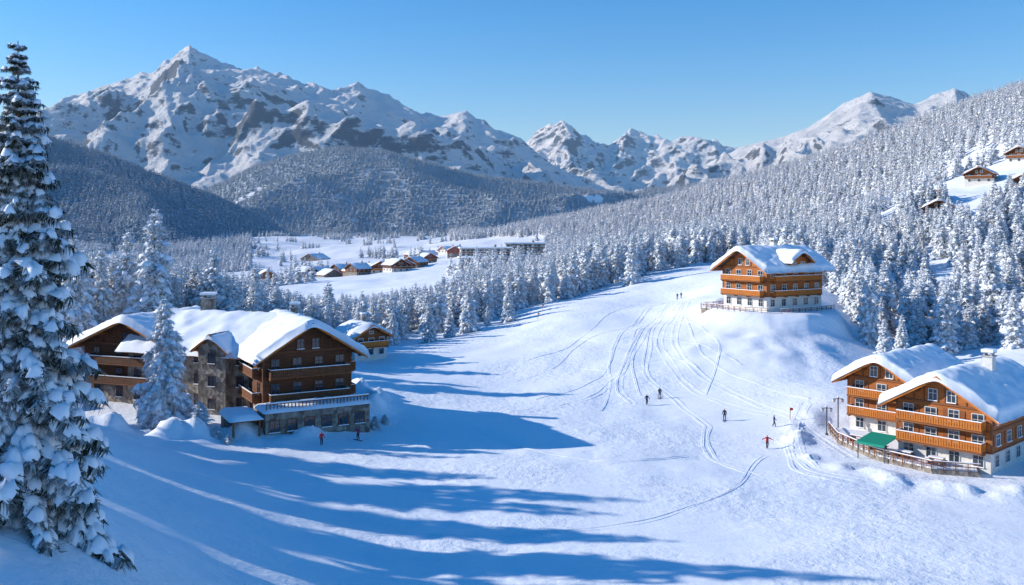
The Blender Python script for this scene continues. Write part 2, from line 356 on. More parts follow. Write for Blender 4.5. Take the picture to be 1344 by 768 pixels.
MID=[spruce('spruce_mid%d'%i,20,r,60+i,26,7,2,'frosted_needles','tree_snow',.6) for i,r in enumerate((3.0,2.5,3.4))]
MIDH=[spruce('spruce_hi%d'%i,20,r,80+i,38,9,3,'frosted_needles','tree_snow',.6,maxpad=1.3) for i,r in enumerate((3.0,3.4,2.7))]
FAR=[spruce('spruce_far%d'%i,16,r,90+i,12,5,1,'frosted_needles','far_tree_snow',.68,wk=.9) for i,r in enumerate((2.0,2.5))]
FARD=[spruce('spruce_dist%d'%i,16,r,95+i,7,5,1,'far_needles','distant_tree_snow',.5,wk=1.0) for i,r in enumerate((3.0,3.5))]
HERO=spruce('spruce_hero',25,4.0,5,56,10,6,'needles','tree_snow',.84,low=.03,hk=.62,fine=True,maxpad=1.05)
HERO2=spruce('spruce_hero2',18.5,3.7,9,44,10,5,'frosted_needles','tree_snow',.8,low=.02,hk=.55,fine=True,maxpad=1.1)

def tree(mesh,x,y,h,H0,name='spruce_tree',wd=1.0,z=None):
    o=bpy.data.objects.new(name,mesh); s=h/H0
    o.location=(x,y,(gz(x,y) if z is None else z)-.3); o.scale=(s*wd,s*wd,s); o.rotation_euler=(random.uniform(-.02,.02),random.uniform(-.02,.02),random.random()*6.28)
    return link(o)
def at(px,d): return (px-CX)/F*d, d
x,y=at(26,45); tree(HERO,x,y,25.3,25,wd=.95,z=15.2)
x,y=at(216,122); g0=gz(x,y); tree(HERO2,x,y,30-85/F*122-g0+.3,18.5)
for i,(px,d,top) in enumerate([(95,150,300),(112,162,330),(135,165,312),(165,172,293),(200,165,265),(228,178,352),(252,182,338),(283,180,318),(334,186,340),(362,190,370),(60,160,318),(182,178,325),(150,176,335),(310,190,362),(80,172,325),
    (1141,188,340),(1160,178,415),(1183,180,408),(1240,186,366),(1270,190,400),(1330,182,372),(1300,215,300),(1215,230,330),
    (563,222,392),(590,232,404),(615,236,372),(516,215,402),(668,250,366),(430,222,366),(640,246,398),(830,296,302),(1010,285,300),(1120,250,320)]):
    x,y=at(px,d); h=CAMZ+(HY-top)/F*d-gz(x,y)
    tree(MIDH[i%3],x,y,max(5,h),20,wd=random.uniform(.95,1.2)*min(1.15,max(.8,16/max(h,8))))
# low snow-laden shrubs in front of the hotel
for (px,d,h) in [(262,116.5,2.6),(283,115.5,2.0),(247,117.5,2.2),(150,121,2.8),(300,114.5,1.6),(492,128,2.2),(505,131,1.7)]:
    x,y=at(px,d); tree(MIDH[0],x,y,h,20,name='snowy_shrub',wd=3.0)
# trees on the bank left of the view (their long shadows cross the foreground)
for (x,y,h) in [(-54,77,25),(-60,86,29),(-57,93.5,22),(-66,103,24),(-62,112,20),(-76,108,29),(-80,97,27),(-84,90,29),(-70,122,22),(-92,117,27),(-50,69,22),(-62,70,28),(-88,128,22),(-102,103,28),(-74,82,30)]:
    tree(MID[int(x*y)%3],x,y,h,20,wd=.78)

def scatter(name,pts,sc,meshes):
    pts=np.asarray(pts); n=len(pts)
    me=bpy.data.meshes.new(name); me.vertices.add(n); me.vertices.foreach_set('co',pts.astype(np.float32).ravel())
    a=me.attributes.new('sc','FLOAT','POINT'); a.data.foreach_set('value',np.asarray(sc,np.float32))
    a=me.attributes.new('rz','FLOAT','POINT'); a.data.foreach_set('value',RNG.uniform(0,6.28,n).astype(np.float32))
    a=me.attributes.new('vi','INT','POINT'); a.data.foreach_set('value',RNG.integers(0,len(meshes),n).astype(np.int32))
    ob=link(bpy.data.objects.new(name,me))
    ng=bpy.data.node_groups.new(name,'GeometryNodeTree')
    ng.interface.new_socket('Geometry',in_out='INPUT',socket_type='NodeSocketGeometry'); ng.interface.new_socket('Geometry',in_out='OUTPUT',socket_type='NodeSocketGeometry')
    gi=ng.nodes.new('NodeGroupInput'); go=ng.nodes.new('NodeGroupOutput'); j=ng.nodes.new('GeometryNodeJoinGeometry'); L=ng.links
    def attr(nm,t):
        q=ng.nodes.new('GeometryNodeInputNamedAttribute'); q.data_type=t; q.inputs[0].default_value=nm; return q
    s=attr('sc','FLOAT'); r=attr('rz','FLOAT'); v=attr('vi','INT'); cx=ng.nodes.new('ShaderNodeCombineXYZ'); L.new(r.outputs[0],cx.inputs[2])
    for k,m in enumerate(meshes):
        so=bpy.data.objects.new(m.name+'_source',m)
        oi=ng.nodes.new('GeometryNodeObjectInfo'); oi.inputs['Object'].default_value=so; oi.inputs['As Instance'].default_value=True
        cm=ng.nodes.new('FunctionNodeCompare'); cm.data_type='INT'; cm.operation='EQUAL'; L.new(v.outputs[0],cm.inputs[2]); cm.inputs[3].default_value=k
        ip=ng.nodes.new('GeometryNodeInstanceOnPoints'); L.new(gi.outputs[0],ip.inputs['Points']); L.new(cm.outputs[0],ip.inputs['Selection'])
        L.new(oi.outputs['Geometry'],ip.inputs['Instance']); L.new(cx.outputs[0],ip.inputs['Rotation']); L.new(s.outputs[0],ip.inputs['Scale']); L.new(ip.outputs[0],j.inputs[0])
    L.new(j.outputs[0],go.inputs[0])
    md=ob.modifiers.new('scatter','NODES'); md.node_group=ng; return ob
def jgrid(x0,x1,y0,y1,s):
    gx,gy=np.meshgrid(np.arange(x0,x1,s),np.arange(y0,y1,s)); gx=gx.ravel()+RNG.uniform(-.48,.48,gx.size)*s; gy=gy.ravel()+RNG.uniform(-.48,.48,gy.size)*s
    return gx,gy
BUILD=[(-47,141,24),(58.5,198,17),(58,118,24),(-32,190,9),(116,245,12)]
def nearforest(X,Y,sc,H0):
    U=X/Y*F+CX; Zg=ground_z(X,Y); Vv=HY-(Zg-CAMZ)/Y*F
    yc=np.interp(U,[300,380,500,600,700,800,900,960,1000,1060,1100,1140,1250,1500],[170,180,218,240,270,302,328,340,320,275,238,200,194,190])
    n=fbm(X/60,Y/60,3,71)
    k=(U>=395)&(Y>yc+4)&(U<1000)&((Y<330)|((Y<430)&(U>600))|(U>715)|((U>590)&(Y<600)&(Vv>348)))
    k&=~((U<620)&(Y>300)&(n<-.05))
    k|=(U<395)&(Y>yc)&(Y<270)&(Y>np.interp(U,[-900,0,395],[150,165,182]))&(n>-.8)
    k|=(U>=1000)&(Y>yc)
    mead=(U>1150)&(Vv<300)&(Y<600)&(Vv>np.interp(U,[1150,1344],[238,182]))&(Y>310)
    k&=~(mead&(n<.42))
    k&=~((U>1150)&(Y<330)&(Y>255)&(n<-.15))
    k&=~((U>845)&(U<915)&(Y>520)&(Y<640))
    k&=~((U>760)&(U<850)&(Y>560)&(Y<760))
    k|=(U<600)&(Y>450)&(Y<1900)&(n>.62)
    k|=(U<730)&(U>590)&(Y>950)&(fbm(X/150,Y/150,2,77)>-.1)
    k|=(U<330)&(Y>800)&(fbm(X/150,Y/150,2,77)>-.1)
    k&=(U<2100)&(U>-1200)
    for bx,by,br in BUILD: k&=np.hypot(X-bx,Y-by)>br
    k&=~((U>385)&(U<620)&(Y>560)&(Y<900)&(n<.8))
    # tree height follows the stand: young growth toward the open valley
    lim=np.interp(U,[-400,60,150,260,330,395,470,560,620,700,760,800],[300,312,325,340,358,384,386,372,352,338,318,0])+fbm(X/9,Y/9,2,5)*9
    hmax=CAMZ+(HY-lim)/F*Y-Zg
    s2=np.where((Y<460)&(U<790),np.minimum(sc*1.15,hmax/H0),sc); k&=s2>.24
    return X[k],Y[k],Zg[k],s2[k]
X,Y=jgrid(-260,420,150,460,5.6); X,Y,Zg,s=nearforest(X,Y,RNG.uniform(.5,1.0,len(X))*np.interp(Y,[150,300,460],[.9,.85,.78]),20)
scatter('spruce_forest',np.stack([X,Y,Zg-.3],1),s,MID)
c=len(X)
X,Y=jgrid(-1300,1500,460,1950,7.6); X,Y,Zg,s=nearforest(X,Y,RNG.uniform(.55,1.05,len(X)),16)
scatter('ridge_forest',np.stack([X,Y,Zg-.3],1),s,FAR)
print('forest',c,len(X))
def hillforest(name,hf,x0,x1,y0,y1,s,mask,meshes,sc=(.6,1.1)):
    X,Y=jgrid(x0,x1,y0,y1,s); U=X/Y*F+CX; k=(U>-350)&(U<1300); X=X[k];Y=Y[k]
    Zh=hf(X,Y); k=mask(X,Y)&(Zh>-25)
    X=X[k];Y=Y[k];Zh=Zh[k]; scatter(name,np.stack([X,Y,Zh-.5],1),RNG.uniform(sc[0],sc[1],len(X)),meshes); print(name,len(X))
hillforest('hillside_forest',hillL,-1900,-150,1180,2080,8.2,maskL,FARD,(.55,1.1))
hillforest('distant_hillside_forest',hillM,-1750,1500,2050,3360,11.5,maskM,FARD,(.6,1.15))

# ------------------------------------------------------------------ buildings
class Bld:
    def __init__(s,name,x,y,z,rot):
        s.e=link(bpy.data.objects.new(name,None)); s.e.location=(x,y,z); s.e.rotation_euler=(0,0,rot); s.e.empty_display_size=1
        s.p={}; s.M=Matrix.Identity(4)
    def add(s,part,mat,V,Fc):
        q=s.p.setdefault((part,mat),[[],[]]); k=len(q[0]); q[0]+=[tuple(s.M@Vector(v)) for v in V]; q[1]+=[tuple(i+k for i in f) for f in Fc]
    def hexa(s,part,mat,b,t):
        s.add(part,mat,list(b)+list(t),[(0,3,2,1),(4,5,6,7),(0,1,5,4),(1,2,6,5),(2,3,7,6),(3,0,4,7)])
    def box(s,part,mat,x0,x1,y0,y1,z0,z1):
        s.hexa(part,mat,[(x0,y0,z0),(x1,y0,z0),(x1,y1,z0),(x0,y1,z0)],[(x0,y0,z1),(x1,y0,z1),(x1,y1,z1),(x0,y1,z1)])
    def fb(s,part,mat,Fr,u0,u1,z0,z1,d0,d1):
        ox,oy,ux,uy,nx,ny=Fr
        c=[(ox+ux*u+nx*d,oy+uy*u+ny*d) for u,d in ((u0,d1),(u1,d1),(u1,d0),(u0,d0))]
        s.hexa(part,mat,[(a,b,z0) for a,b in c],[(a,b,z1) for a,b in c])
    def finish(s):
        for (part,mat),(V,Fc) in s.p.items():
            me=bpy.data.meshes.new(part); me.from_pydata(V,[],Fc); me.materials.append(M_(mat))
            if 'roof_snow' in part or 'pillow' in part: me.polygons.foreach_set('use_smooth',[True]*len(me.polygons))
            o=link(bpy.data.objects.new(part,me),s.e)
def frames(w,l,e=0):
    return dict(F=(0,-l/2-e,1,0,0,-1),K=(0,l/2+e,-1,0,0,1),R=(w/2+e,0,0,1,1,0),L=(-w/2-e,0,0,-1,-1,0))
def window(b,Fr,u,z,w,h,fm='frame',sh=None,lod=0):
    b.fb('window_glass','glass',Fr,u-w/2,u+w/2,z,z+h,-.05,.04)
    t=.1
    b.fb('window_frames',fm,Fr,u-w/2-t,u-w/2,z-t,z+h+t,-.05,.11); b.fb('window_frames',fm,Fr,u+w/2,u+w/2+t,z-t,z+h+t,-.05,.11)
    b.fb('window_frames',fm,Fr,u-w/2,u+w/2,z+h,z+h+t,-.05,.11); b.fb('window_frames',fm,Fr,u-w/2,u+w/2,z-t,z,-.05,.13)
    if lod==0:
        b.fb('window_frames',fm,Fr,u-.035,u+.035,z,z+h,-.05,.08)
        b.fb('window_frames',fm,Fr,u-w/2,u-.035,z+h*.62,z+h*.62+.06,-.05,.075); b.fb('window_frames',fm,Fr,u+.035,u+w/2,z+h*.62,z+h*.62+.06,-.05,.075)
        b.fb('window_snow','snow',Fr,u-w/2-t,u+w/2+t,z-t+.002,z-t+.1,.132,.24)
    if sh:
        for q in (-1,1):
            c=u+q*(w/2+t+.04+w*.25); b.fb('shutters',sh,Fr,c-w*.25,c+w*.25,z-.05,z+h+.05,-.02,.07)
def balcony(b,Fr,u0,u1,z,dep,mat='wood_balcony',lod=0,roofz=None):
    b.fb('balcony_deck','wood_brown',Fr,u0,u1,z-.2,z,-.1,dep)
    def run(u0,u1,d0,d1):
        b.fb('balcony_railing',mat,Fr,u0,u1,z+.98,z+1.08,d0-.03,d1+.03)
        b.fb('balcony_snow','snow',Fr,u0,u1,z+1.082,z+1.17,d0-.03,d1+.04)
        b.fb('balcony_railing',mat,Fr,u0,u1,z+.05,z+.15,d0-.01,d1+.01)
        if lod: b.fb('balcony_railing',mat,Fr,u0,u1,z+.15,z+.98,d0+.01,d1-.01); return
        L=max(abs(u1-u0),abs(d1-d0)); n=max(1,int(L/.3))
        for i in range(n):
            if abs(u1-u0)>abs(d1-d0):
                a=u0+(u1-u0)*i/n; b.fb('balcony_railing',mat,Fr,a+.02,a+(u1-u0)/n-.05,z+.15,z+.98,d0+.01,d1-.01)
            else:
                a=d0+(d1-d0)*i/n; b.fb('balcony_railing',mat,Fr,u0+.01,u1-.01,z+.15,z+.98,a+.02,a+(d1-d0)/n-.05)
    run(u0,u1,dep-.1,dep-.02); run(u0+.02,u0+.1,0,dep-.12); run(u1-.1,u1-.02,0,dep-.12)
    n=max(2,int(round((u1-u0)/4))+1)
    for i in range(n):
        a=u0+.1+(u1-u0-.3)*i/(n-1); b.fb('balcony_posts','wood_brown',Fr,a-.07,a+.13,z-.2,(roofz if roofz else z+1.05),dep-.3,dep-.12)
        b.fb('balcony_brackets','wood_brown',Fr,a-.06,a+.12,z-.45,z-.202,0,dep*.8)
def snowroof(b,xs,ridge_z,slope,xe,y0,y1,T,lod,seed,part='roof_snow'):
    nx=16 if lod else 52; ny=10 if lod else 48
    ov=.18 if lod else .32
    xe2=xe+ov; a=np.linspace(-xe2,xe2,nx); c=np.linspace(y0-ov+.05,y1+ov-.05,ny)
    A,C=np.meshgrid(a,c,indexing='ij')
    e=np.minimum.reduce([xe2-np.abs(A),C-c[0],c[-1]-C]); k=np.clip(e/.7,0,1); th=T*np.sqrt(np.clip(1-(1-k)**2,0,1))
    n=fbm(A/2.6+seed,C/2.6+seed*2,3,seed%50)
    smooth=np.sqrt(A*A+.8)-.15
    Zt=ridge_z-slope*smooth+th*(1+.26*n)-(1-k)*.12
    ed=(np.abs(A)>xe2*.975)
    A2=A+ (perlin(C/1.5,A*0+seed,5)*.2)*ed*np.sign(A); C2=C+perlin(A/1.5,A*0+seed,7)*.12*((C<c[1])|(C>c[-2]))
    V=[tuple(v) for v in np.stack([A2,C2,Zt],-1).reshape(-1,3)]; Fc=[tuple(f[::-1]) for f in grid_faces(nx,ny)]
    idx=np.arange(nx*ny).reshape(nx,ny); loop=list(idx[:,0])+list(idx[-1,1:])+list(idx[::-1,-1][1:])+list(idx[0,::-1][1:-1])
    k0=len(V)
    for i in loop: V.append((V[i][0]*.975,V[i][1]*.985,ridge_z-slope*abs(V[i][0])-.1))
    m=len(loop)
    for i in range(m): Fc.append((loop[i],loop[(i+1)%m],k0+(i+1)%m,k0+i))
    b.add(part,'snow',V,Fc)
def wing(b,w,l,floors,fh,pitch,og=1.8,oe=1.6,stone=1,smat='plaster',wmat='wood_orange',bmat='wood_balcony',fm='frame',lod=0,seed=1,z0=-2.0,T=.65,
         front=3,side=4,bal=True,sidebal=True,sh=None,ww=1.1,faces='FRLK',fascia=None,stonefh=None,beam='wood_brown'):
    hw=w/2; top=floors*fh; tp=math.tan(math.radians(pitch)); e=.12 if stone<floors else 0
    zs=stone*fh
    if stone: b.box('ground_floor_walls',smat,-hw,hw,-l/2,l/2,z0,zs)
    if stone<floors: b.box('upper_walls',wmat,-hw-e,hw+e,-l/2-e,l/2+e,zs-.001 if stone else z0,top)
    rz=top+(hw+e)*tp
    b.add('gable_walls',wmat if stone<floors else smat,[(-hw-e,-l/2-e,top),(hw+e,-l/2-e,top),(0,-l/2-e,rz),(-hw-e,l/2+e,top),(hw+e,l/2+e,top),(0,l/2+e,rz)],[(0,1,2),(5,4,3),(0,2,5,3),(1,4,5,2)])
    rzt=rz+.04; xe=hw+oe; y0=-l/2-og; y1=l/2+og; th=.24
    for s in (-1,1):
        V=[(0,y0,rzt),(s*xe,y0,rzt-xe*tp),(s*xe,y1,rzt-xe*tp),(0,y1,rzt)]; b.hexa('roof','roof',V,[(x,y,z+th) for x,y,z in V])
        for yy in (y0-.08,y1-.04):
            V=[(0,yy,rzt-.22),(s*(xe+.02),yy,rzt-xe*tp-.22),(s*(xe+.02),yy+.12,rzt-xe*tp-.22),(0,yy+.12,rzt-.22)]
            b.hexa('bargeboards',fascia or bmat,V,[(x,y,z+.5) for x,y,z in V])
        b.box('eave_boards',fascia or bmat,s*xe-.07+s*.08,s*xe+.07+s*.08,y0+.06,y1-.06,rzt-xe*tp-.15,rzt-xe*tp+.26)
        if not lod:
            for i in range(int(l/1.1)):   # rafter tails
                yy=-l/2+.3+i*1.1
                V=[(s*hw,yy,rzt-hw*tp-.2),(s*(xe-.1),yy,rzt-(xe-.1)*tp-.2),(s*(xe-.1),yy+.16,rzt-(xe-.1)*tp-.2),(s*hw,yy+.16,rzt-hw*tp-.2)]
                b.hexa('rafters','wood_brown',V,[(x,y,z+.19) for x,y,z in V])
    for xx in (-hw-.2,-hw*.5,0,hw*.5,hw+.2):
        zz=rz-abs(xx)*tp; b.box('purlins','wood_brown',xx-.13,xx+.13,y0+.12,-l/2-e,zz-.34-.0,zz-.06)
    snowroof(b,0,rzt+th,tp,xe,y0,y1,T,lod,seed)
    fr=frames(w,l,0); fw=frames(w,l,e)
    for f in range(floors):
        for key,n,W in (('F',front,w),('K',front,w),('R',side,l),('L',side,l)):
            if key not in faces: continue
            Fr=(fr if f<stone else fw)[key]
            for i in range(n):
                u=-W/2+W*(i+.5)/n; hh=min(1.45,fh*.5)
                if bal and f>=1 and key=='F' and i%2==1: window(b,Fr,u,f*fh+.25,ww*1.1,fh*.68,fm,None,lod)
                else: window(b,Fr,u,f*fh+fh*.32,ww,hh,fm,sh if f>=stone else None,lod)
    if w>7 and 'F' in faces:
        for u in ((-1.1,1.1) if w>9 else (0,)): window(b,fw['F'],u,top+.45,.95,min(1.3,rz-top-1.6),fm,None,lod)
        if not lod:   # timber framing on the gable
            for xx in np.arange(-hw+.8,hw-.5,1.25):
                if abs(abs(xx)-1.1)<.75: continue
                b.fb('gable_timbers',beam,fw['F'],xx-.07,xx+.07,top+.26,top+(hw-abs(xx))*tp-.05,-.02,.09)
            b.fb('gable_timbers',beam,fw['F'],-hw,hw,top-.05,top+.22,-.02,.13)
    if not lod:
        for f in range(max(1,stone),floors):
            for key,W in (('F',w),('R',l),('L',l)): b.fb('floor_beams',beam,fw[key],-W/2-e+.05,W/2+e-.05,f*fh-.02,f*fh+.2,-.02,.07)
        for sx in (-1,1): b.box('corner_posts',beam,sx*(hw+e)-.12,sx*(hw+e)+.12,-l/2-e-.06,-l/2-e+.2,zs+.22,top)
    if bal:
        for f in range(1,floors):
            balcony(b,fw['F'],-w*.46,w*.46,f*fh+.22,1.45,bmat,lod)
            if sidebal: 
                balcony(b,fw['R'],-l*.42,l*.42,f*fh+.22,1.25,bmat,lod)
                balcony(b,fw['L'],-l*.42,l*.42,f*fh+.22,1.25,bmat,lod)
    return rz
def pillow(b,x0,x1,y0,y1,z,T,seed,part='snow_pillow'):
    nx=max(6,int((x1-x0)/.5)); ny=max(6,int((y1-y0)/.5)); a=np.linspace(x0,x1,nx); c=np.linspace(y0,y1,ny); A,C=np.meshgrid(a,c,indexing='ij')
    e=np.minimum.reduce([A-x0,x1-A,C-y0,y1-C]); k=np.clip(e/.6,0,1); Zt=z+T*np.sqrt(np.clip(1-(1-k)**2,0,1))*(1+.3*fbm(A/2+seed,C/2,3,seed))
    b.add(part,'snow',[tuple(v) for v in np.stack([A,C,Zt],-1).reshape(-1,3)],[tuple(f[::-1]) for f in grid_faces(nx,ny)])
def chimney(b,x,y,z0,z1,s=1.1,mat='stone'):
    b.box('chimney',mat,x-s/2,x+s/2,y-s/2,y+s/2,z0,z1); b.box('chimney_cap','concrete',x-s/2-.15,x+s/2+.15,y-s/2-.15,y+s/2+.15,z1,z1+.15)
    for q in (-1,1): b.box('chimney_cap','concrete',x+q*s*.35-.1,x+q*s*.35+.1,y-s*.4,y+s*.4,z1+.15,z1+.5)
    b.box('chimney_cap','concrete',x-s/2-.1,x+s/2+.1,y-s/2-.1,y+s/2+.1,z1+.5,z1+.62)
    b.box('chimney_snow','snow',x-s/2-.12,x+s/2+.12,y-s/2-.12,y+s/2+.12,z1+.622,z1+.95)
def sub(x,y,z,rot): return Matrix.Translation((x,y,z))@Matrix.Rotation(rot,4,'Z')
rad=math.radians

# --- hotel (left): three connected wings, stair tower, terrace
b=Bld('alpine_hotel',0,0,2.6,0)
dk=dict(wmat='wood_dark',smat='stone',bmat='wood_hotel',fm='frame_dark',fascia='wood_balcony',T=1.0,beam='wood_hotel')
def fc(px,d,th,l): # building centre from front-gable centre
    X=(px-CX)/F*d; return X-math.sin(th)*l/2, d+math.cos(th)*l/2
thA=rad(-20); cx,cy=fc(172,139,thA,14); b.M=sub(cx,cy,0,thA); wing(b,18,14,3,3.05,23,og=2.2,oe=2.0,seed=11,front=4,side=3,sidebal=False,faces='FLR',**dk)
thC=rad(-110.5); b.M=sub(-45,140.5,-.25,thC); wing(b,14,27,3,3.2,31,og=.4,oe=1.6,seed=12,front=3,side=7,bal=False,faces='R',stone=3,**{**dk,'wmat':'stone'})
thB=rad(30); cx,cy=fc(404,127,thB,14); b.M=sub(cx,cy,-.5,thB); rzb=wing(b,12.5,14,3,3.45,32,og=2.6,oe=1.8,seed=13,front=4,side=3,sidebal=True,faces='FLR',**dk)
FB=frames(12.5,14,.12)
b.fb('terrace_base','stone',FB['F'],-7.5,7.2,-3,3.2,1.7,5.6); b.fb('terrace_base','stone',FB['F'],-7.5,7.2,-3,3.0,0.05,1.7)
oy=FB['F'][1]; pillow(b,-7.8,7.5,oy-5.95,oy-.3,3.17,.6,5)
for i in range(6): window(b,(FB['F'][0],oy-5.6,1,0,0,-1),-6.3+i*2.4,.6,1.3,1.5,'wood_brown')
b.fb('terrace_railing','wood_brown',FB['F'],-7.4,7.1,4.25,4.4,5.4,5.55); b.fb('terrace_railing_snow','snow',FB['F'],-7.4,7.1,4.402,4.56,5.36,5.6)
for i in range(30): b.fb('terrace_railing','wood_brown',FB['F'],-7.4+i*.49,-7.28+i*.49,3.5,4.25,5.42,5.52)
b.fb('entrance_canopy','wood_dark',FB['F'],-12,-7.9,2.4,2.65,-1,6.0); pillow(b,-12.3,-7.82,oy-6.3,oy+1.2,2.6,.7,9)
for u in (-11.7,-8.3): b.fb('canopy_posts','wood_brown',FB['F'],u-.12,u+.12,-2,2.4,5.5,5.75)
b.fb('terrace_base','stone',FB['F'],-11.9,-8.0,-3,2.4,-1,2.6)
b.M=sub(-43.2,133.8,-.2,rad(-16)); wing(b,4.6,7,3,3.35,38,og=.7,oe=.7,seed=14,front=1,side=0,bal=False,faces='F',stone=3,smat='stone',wmat='stone',fm='frame_dark',fascia='wood_balcony',T=.5,lod=0)
b.M=sub(0,0,0,0); chimney(b,-48.8,142.6,11,16.2,1.9)
chimney(b,-35,143,11,14.6,1.2)
b.finish()

# --- right front chalet
thR=rad(-48.6); b=Bld('mountain_chalet',0,0,1.0,0)
L=dict(wmat='wood_orange',smat='plaster',bmat='wood_balcony',fm='frame',T=1.0)
b.M=sub(52.6+.75*8.5,108.3+.66*8.5,0,thR); wing(b,11,17,3,2.5,31,og=1.9,oe=1.6,seed=21,front=4,side=5,ww=1.15,sidebal=False,sh='shutter',**L)
FR=frames(11,17,.12)
chimney(b,1.6,1.5,9,12.6,1.2,'plaster')
for k,(u0,u1) in enumerate([(-8.8,-5.2)]):
    Fr=FR['F']; ox,oy,ux,uy,nx,ny=Fr
    V=[(u0,oy-.3,2.7),(u1,oy-.3,2.7),(u1,oy-4.2,2.15),(u0,oy-4.2,2.15)]; b.hexa('awning','awning',V,[(x,y,z+.08) for x,y,z in V])
    b.box('awning','awning',u0,u1,oy-4.26,oy-4.2,1.9,2.2)
    for u in (u0+.1,u1-.1): b.box('awning_posts','metal',u-.05,u+.05,oy-4.1,oy-4.0,-.5,2.12)
b.M=sub(51.0+.75*7,122.2+.66*7,0.3,thR); wing(b,9.5,14,3,2.6,31,og=1.9,oe=1.5,seed=22,front=3,side=4,sidebal=False,sh='shutter',**L)
b.M=sub(0,0,0,0)
tp_=[(45.0,126),(43.9,119.5),(45.4,111),(49.6,104.8),(54.5,103.2),(57,110),(50,126)]
n=len(tp_); b.add('terrace','stone',[(x,y,-1.5) for x,y in tp_]+[(x,y,.55) for x,y in tp_],[tuple(range(n))[::-1],tuple(range(n,2*n))]+[(i,(i+1)%n,n+(i+1)%n,n+i) for i in range(n)])
sc_=[(50+(x-50)*.97,115+(y-115)*.97) for x,y in tp_]
b.add('terrace_snow','snow',[(x,y,.552) for x,y in sc_]+[(x,y,.72) for x,y in sc_],[tuple(range(n,2*n))]+[(i,(i+1)%n,n+(i+1)%n,n+i) for i in range(n)])
def railpath(b,P,z,h,mat,step=1.1,part='terrace_fence'):
    for (x0,y0),(x1,y1) in zip(P[:-1],P[1:]):
        L=math.hypot(x1-x0,y1-y0); a=math.atan2(y1-y0,x1-x0); old=b.M; b.M=old@sub(x0,y0,z,a)
        b.box(part,mat,0,L,-.04,.04,h-.1,h); b.box(part,mat,0,L,-.03,.03,h*.5,h*.5+.08); b.box(part+'_snow','snow',0,L,-.06,.06,h+.002,h+.08)
        m=max(1,int(L/step))
        for i in range(m): 
            u=L*i/m; b.box(part,mat,u-.05,u+.05,-.05,.05,-.3,h-.1)
        for i in range(m*3):
            u=L*(i+.5)/(m*3); b.box(part,mat,u-.02,u+.02,-.02,.02,.1,h*.98-.1)
        b.M=old
railpath(b,tp_[:5],.56,1.0,'wood_brown')
for (x,y) in [(46.9,113.5),(48.5,109.5),(46,118),(51,106.5)]:
    b.M=sub(x,y,.7,thR); b.box('terrace_tables','wood_brown',-.9,.9,-.4,.4,.7,.78); b.box('terrace_table_snow','snow',-.88,.88,-.38,.38,.782,.9)
    for q in (-1,1):
        b.box('terrace_tables','wood_brown',-.9,.9,q*.8-.15,q*.8+.15,.42,.48); b.box('terrace_tables','metal',q*.7-.05,q*.7+.05,-.8,.8,0,.42); b.box('terrace_tables','metal',q*.7-.05,q*.7+.05,-.3,.3,.42,.7)
b.M=sub(0,0,0,0)
b.finish()

# --- upper chalet on the knoll
thU=rad(-58.2); b=Bld('hilltop_chalet',58.35,198.7,12.3,thU)
wing(b,12.5,17.5,3,3.1,31,og=2.2,oe=1.9,seed=31,front=4,side=5,sh=None,ww=1.2,**L)
b.M=sub(4.2,-.5,8.9,rad(90)); wing(b,5.6,6.6,1,1.9,34,og=1.5,oe=.9,seed=32,front=2,side=0,bal=False,faces='F',stone=0,z0=-.5,**{**L,'T':.7})
b.M=sub(0,0,0,0); chimney(b,-1.5,2,11.6,14.6,1.2,'plaster')
b.box('terrace','stone',-9.5,4,-12.6,-8.9,-2,-.12); b.box('terrace_snow','snow',-9.4,3.9,-12.5,-8.9,-.118,.05)
railpath(b,[(-9.5,-3),(-9.5,-12.6),(4,-12.6),(8.5,-10.5)],-.1,1.1,'wood_brown',1.6)
railpath(b,[(9.5,-8),(9.8,3),(9,10)],-.3,1.1,'wood_brown',1.6)
b.finish()

# --- small chalets
def small(name,px,d,w,l,rot,floors=2,wm='wood_brown',sm='plaster',dz=0,fh=2.6,xy=None,pitch=28,bal=True):
    x,y=xy or at(px,d); b=Bld(name,x,y,gz(x,y)+dz,rad(rot))
    wing(b,w,l,floors,fh,pitch,og=1.2,oe=1.1,seed=random.randint(1,900),front=3,side=3,lod=1,T=.8,wmat=wm,smat=sm,bmat='wood_balcony' if wm!='wood_dark' else 'wood_brown',fm='frame',sidebal=False,bal=bal,z0=-5)
    chimney(b,w*.15,l*.15,floors*fh+1,floors*fh+w*.27+1.4,.8); b.finish()
small('timber_cabin',474,190,7.5,8.5,38,2,'wood_brown',fh=2.4)
small('timber_cabin',1252,212,10,9,20,2,'wood_dark')
small('timber_cabin',1215,205,8,8,-40,1,'wood_brown')
small('timber_cabin',1287,450,13,11,-35,2,'wood_dark',fh=2.3)
small('timber_cabin',1232,392,12,10,-25,2,'wood_dark')
small('timber_cabin',1342,470,12,12,-45,2,'wood_dark')
small('timber_cabin',1345,400,12,10,-30,2,'wood_dark')
small('timber_cabin',1228,425,9,8,-30,1,'wood_brown')
small('timber_cabin',888,575,16,14,-50,3,'wood_orange')
small('timber_cabin',920,600,12,12,-40,2,'wood_orange')
for i,(px,d,w) in enumerate([(400,735,14),(418,760,13),(432,715,15),(450,745,14),(466,700,16),(484,730,14),(500,700,15),(512,735,14),(528,705,16),(545,730,14),(560,760,13),(470,670,14),(520,665,15),(545,850,14),(560,880,15),(590,870,14),(576,900,14),(350,640,12),(414,1050,22),(600,800,14)]):
    small('village_house',px,d,w,w*random.uniform(.9,1.3),random.uniform(-60,60),random.choice([1,2,2]),random.choice(['wood_dark','wood_dark','brick_red','wood_brown']),random.choice(['plaster','stone']),bal=i%2==0)
